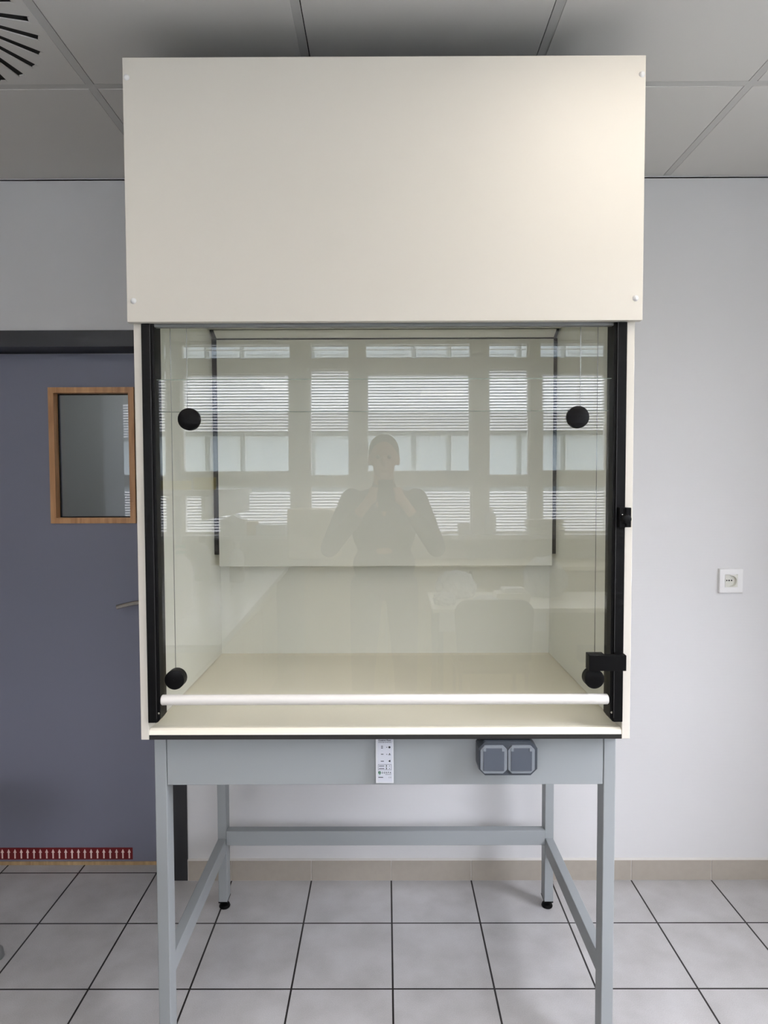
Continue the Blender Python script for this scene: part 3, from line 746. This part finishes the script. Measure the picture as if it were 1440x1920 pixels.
# tall cupboard by the right wall
cb = empty('storage_cupboard', (1.55, -.45, 0), 'beige storage cupboard against the right wall behind the camera', 'cupboard')
b = MB(); b.box(1.40, 1.80, -.66, .10, 0, 1.02); b.build('body', M['beige'], cb)
for y0_, y1_ in ((-.655, -.285), (-.275, .095)):
    b = MB(); b.box(1.384, 1.40, y0_, y1_, .06, .98); d_ = b.build('door', M['beige'], cb)
    b = MB(); b.cyl((1.375, (y0_+y1_)/2, .55), (1.375, (y0_+y1_)/2, .66), .004, seg=10); b.build('handle', M['chrome'], d_)
b = MB(); b.box(1.38, 1.80, -.68, .12, 1.02, 1.045, .002, 1); b.build('top', M['white'], cb)
# tall cabinet on the right by the windows
tc = empty('wall_cabinet', (1.5, -1.7, 1.25), 'beige wall cabinet beside the right-hand window', 'cabinet')

tk = empty('tall_cupboard', (-2.98, -1.1, 0), 'tall grey-blue cupboard mirrored dimly in the door vision panel', 'cupboard')
b = MB(); b.box(-3.42, -2.58, -1.45, -.98, .06, 2.36, .003, 1); b.build('body', M['cupb'], tk)
b = MB(); b.box(-3.40, -2.60, -1.43, -1.0, 0, .06); b.build('plinth', M['dark'], tk)
for xa, xb, hx in ((-3.415, -3.003, -3.03), (-2.997, -2.585, -2.97)):
    b = MB(); b.box(xa, xb, -.98, -.962, .08, 2.34, .002, 1); d_ = b.build('door', M['cupb'], tk)
    b = MB(); b.cyl((hx, -.945, 1.0), (hx, -.945, 1.16), .005, seg=10); b.build('handle', M['chrome'], d_)

# stool whose foot just shows at the left edge
fx, fy = -1.2300, 2.075
st = empty('swivel_stool', (-1.535, 1.98, 0), 'metal swivel stool whose rounded foot shows at the left picture edge', 'stool')
scx, scy = -1.535, 1.98
for k in range(5):
    a = math.atan2(fy-scy, fx-scx) + k*2*math.pi/5
    L2 = .32
    e = (scx+L2*math.cos(a), scy+L2*math.sin(a))
    b = MB(); b.tube([(scx, scy, .10), (scx+.5*L2*math.cos(a), scy+.5*L2*math.sin(a), .075), (e[0], e[1], .045)], [.02, .017, .013]); lg = b.build('leg', M['chrome'], st, smooth=True)
    b = MB(); b.lathe([(0, 0), (.018, 0), (.022, .006), (.018, .03), (.01, .04), (0, .04)], (e[0], e[1], 0), seg=20); b.build('foot_glide', M['grey'], lg, smooth=True)
b = MB(); b.cyl((scx, scy, .09), (scx, scy, .48), .022, seg=20); b.build('column', M['chrome'], st, smooth=True)
b = MB(); b.lathe([(0, .47), (.15, .47), (.165, .485), (.165, .50), (.15, .515), (0, .52)], (scx, scy, 0), seg=36); b.build('seat', M['grey'], st, smooth=True)
bpy.data.objects.remove(tc)

# ------------------------------------------------------------------ the photographer and the phone
def capsule(bm_list, p0, p1, r0, r1): bm_list.append((Vector(p0), Vector(p1), r0, r1))
def blob(name, caps, ells, m, parent, vox, origin, smooth_it=4, **kw):
    mb = MB()
    for p0, p1, r0, r1 in caps:
        d = p1-p0
        if d.length > 1e-5: mb.cyl(p0, p1, r0, r1, seg=20)
        for p, r_ in ((p0, r0), (p1, r1)):
            t = bmesh.new(); bmesh.ops.create_icosphere(t, subdivisions=2, radius=r_); mb.add(t, Matrix.Translation(p))
    for c_, s_, rot in ells:
        t = bmesh.new(); bmesh.ops.create_icosphere(t, subdivisions=3, radius=1)
        mb.add(t, Matrix.Translation(c_) @ Matrix.Rotation(rot, 4, 'X') @ Matrix.Diagonal((*s_, 1)))
    o = mb.build(name, m, parent, **kw)
    md = o.modifiers.new('r', 'REMESH'); md.mode = 'VOXEL'; md.voxel_size = vox
    ms = o.modifiers.new('s', 'SMOOTH'); ms.iterations = smooth_it; ms.factor = .5
    dg = bpy.context.evaluated_depsgraph_get(); nm = bpy.data.meshes.new_from_object(o.evaluated_get(dg)); o.modifiers.clear(); o.data = nm
    for p in nm.polygons: p.use_smooth = True
    if not nm.materials: nm.materials.append(m)
    return o
# lens of the phone is at the camera; the phone hangs below it
per = empty('person', (-.01, -.36, 0), 'person in dark sweater holding up a phone, mirrored in the sash glass', 'person')
PYY = -.36
legs = []; tr = []; sw = []; bd = []
for s in (-1, 1):
    hip = Vector((-.01+s*.095, PYY, .93)); knee = Vector((-.01+s*.115, PYY+.02, .50)); ank = Vector((-.01+s*.125, PYY-.02, .085))
    bd += [(hip, knee, .075, .05), (knee, ank, .048, .034)]
    tr += [(hip, knee, .093, .068), (knee, ank, .066, .052), (ank, ank-Vector((0, 0, .02)), .052, .054)]
    sh = Vector((-.01+s*.175, PYY, 1.405)); el = Vector((-.015+s*.285, PYY+.10, 1.145)); wr = Vector((-.0+s*.105, -.085, 1.375))
    bd += [(sh, el, .046, .037), (el, wr, .036, .025)]
    sw += [(sh, el, .062, .050), (el, el.lerp(wr, .78), .050, .038)]
    # hand: palm beside the phone, four fingers behind its back edge, thumb along the side
    pm = Vector((s*.067, -.047, 1.425))
    bd += [(wr, pm, .025, .026), (pm+Vector((0, 0, -.018)), pm+Vector((0, 0, .030)), .021, .019)]
    for q in range(4):
        z = 1.402+q*.0205; ln = [.9, 1.0, 1.05, .95][q]
        a_ = pm + Vector((s*.004, .006, z-pm.z)); b_ = Vector((s*.057, -.018+.004, z+.003)); c_ = Vector((s*(.045-.006*ln), -.0045-.0085, z+.004))
        bd += [(a_, Vector((s*.060, -.024, z+.002)), .0095, .0085), (Vector((s*.060, -.024, z+.002)), Vector((s*.0475, -.0205, z+.004)), .0082, .0072)]
    bd += [(pm+Vector((0, -.006, -.01)), Vector((s*.050, -.046, 1.452)), .0115, .010), (Vector((s*.050, -.046, 1.452)), Vector((s*.031, -.0390, 1.468)), .009, .008)]
# trunk, neck, head
bd += [(Vector((-.01, PYY, .98)), Vector((-.01, PYY, 1.32)), .10, .12), (Vector((-.01, PYY-.01, 1.38)), Vector((-.01, PYY+.015, 1.53)), .060, .056)]
HC = Vector((-.010, PYY+.035, 1.625))
ell_b = [(HC+Vector((0, -.012, .018)), (.077, .097, .098), 0), (HC+Vector((0, .018, -.045)), (.058, .070, .070), 0), (HC+Vector((0, .092, -.018)), (.013, .018, .020), .3),
         (HC+Vector((.078, 0, -.012)), (.010, .018, .030), 0), (HC+Vector((-.078, 0, -.012)), (.010, .018, .030), 0), (HC+Vector((0, .082, -.062)), (.026, .010, .010), 0),
         (HC+Vector((0, .074, -.098)), (.024, .018, .016), 0), (Vector((-.01, PYY, 1.22)), (.155, .105, .19), 0), (Vector((-.01, PYY, .98)), (.15, .105, .10), 0)]
body = blob('body', bd, ell_b, M['skin'], per, .0065, None, 3)
ells = [(Vector((-.01, PYY, 1.25)), (.178, .128, .20), 0), (Vector((-.01, PYY, 1.05)), (.172, .125, .13), 0), (Vector((-.01, PYY-.005, 1.405)), (.17, .085, .065), 0)]
blob('sweater', sw + [(Vector((-.01, PYY-.008, 1.40)), Vector((-.01, PYY, 1.475)), .085, .066)], ells, M['sweater'], per, .010, None, 5)
blob('trousers', tr, [(Vector((-.01, PYY, .955)), (.168, .122, .10), 0)], M['trousers'], per, .010, None, 4)
for s in (-1, 1):
    ax = -.01+s*.125
    blob('shoe', [(Vector((ax, PYY-.05, .045)), Vector((ax+s*.02, PYY+.13, .038)), .043, .037)], [(Vector((ax, PYY-.03, .065)), (.045, .06, .045), 0)], M['shoe'], per, .008, None, 3)
blob('hair', [], [(HC+Vector((0, -.026, .038)), (.084, .098, .094), -.1)], M['hair'], per, .006, None, 2)
for s in (-1, 1):
    b = MB(); t = bmesh.new(); bmesh.ops.create_icosphere(t, subdivisions=2, radius=.0115); b.add(t, Matrix.Translation(HC+Vector((s*.030, .079, .004)))); b.build('eye', M['shoe'], per, smooth=True)
ph = empty('smartphone', (0, -.02, 1.352), 'dark smartphone held upright in both hands by the mirrored person', 'phone')
b = MB(); b.box(-.0375, .0375, -.0285, -.0205, 1.352, 1.508, .004, 3); b.build('body', M['blackp'], ph, smooth=True)
b = MB(); b.box(-.034, .034, -.0292, -.0285, 1.356, 1.504); b.build('screen', M['grey'], ph)
for k, (dx, dz) in enumerate(((0, -.0), (0, -.022), (0, .0))):
    if k == 2: continue
    b = MB(); b.cyl((dx, -.0206, CAM_Z+dz), (dx, -.0185, CAM_Z+dz), .007, seg=24); b.build('lens', M['core'], ph, smooth=True)
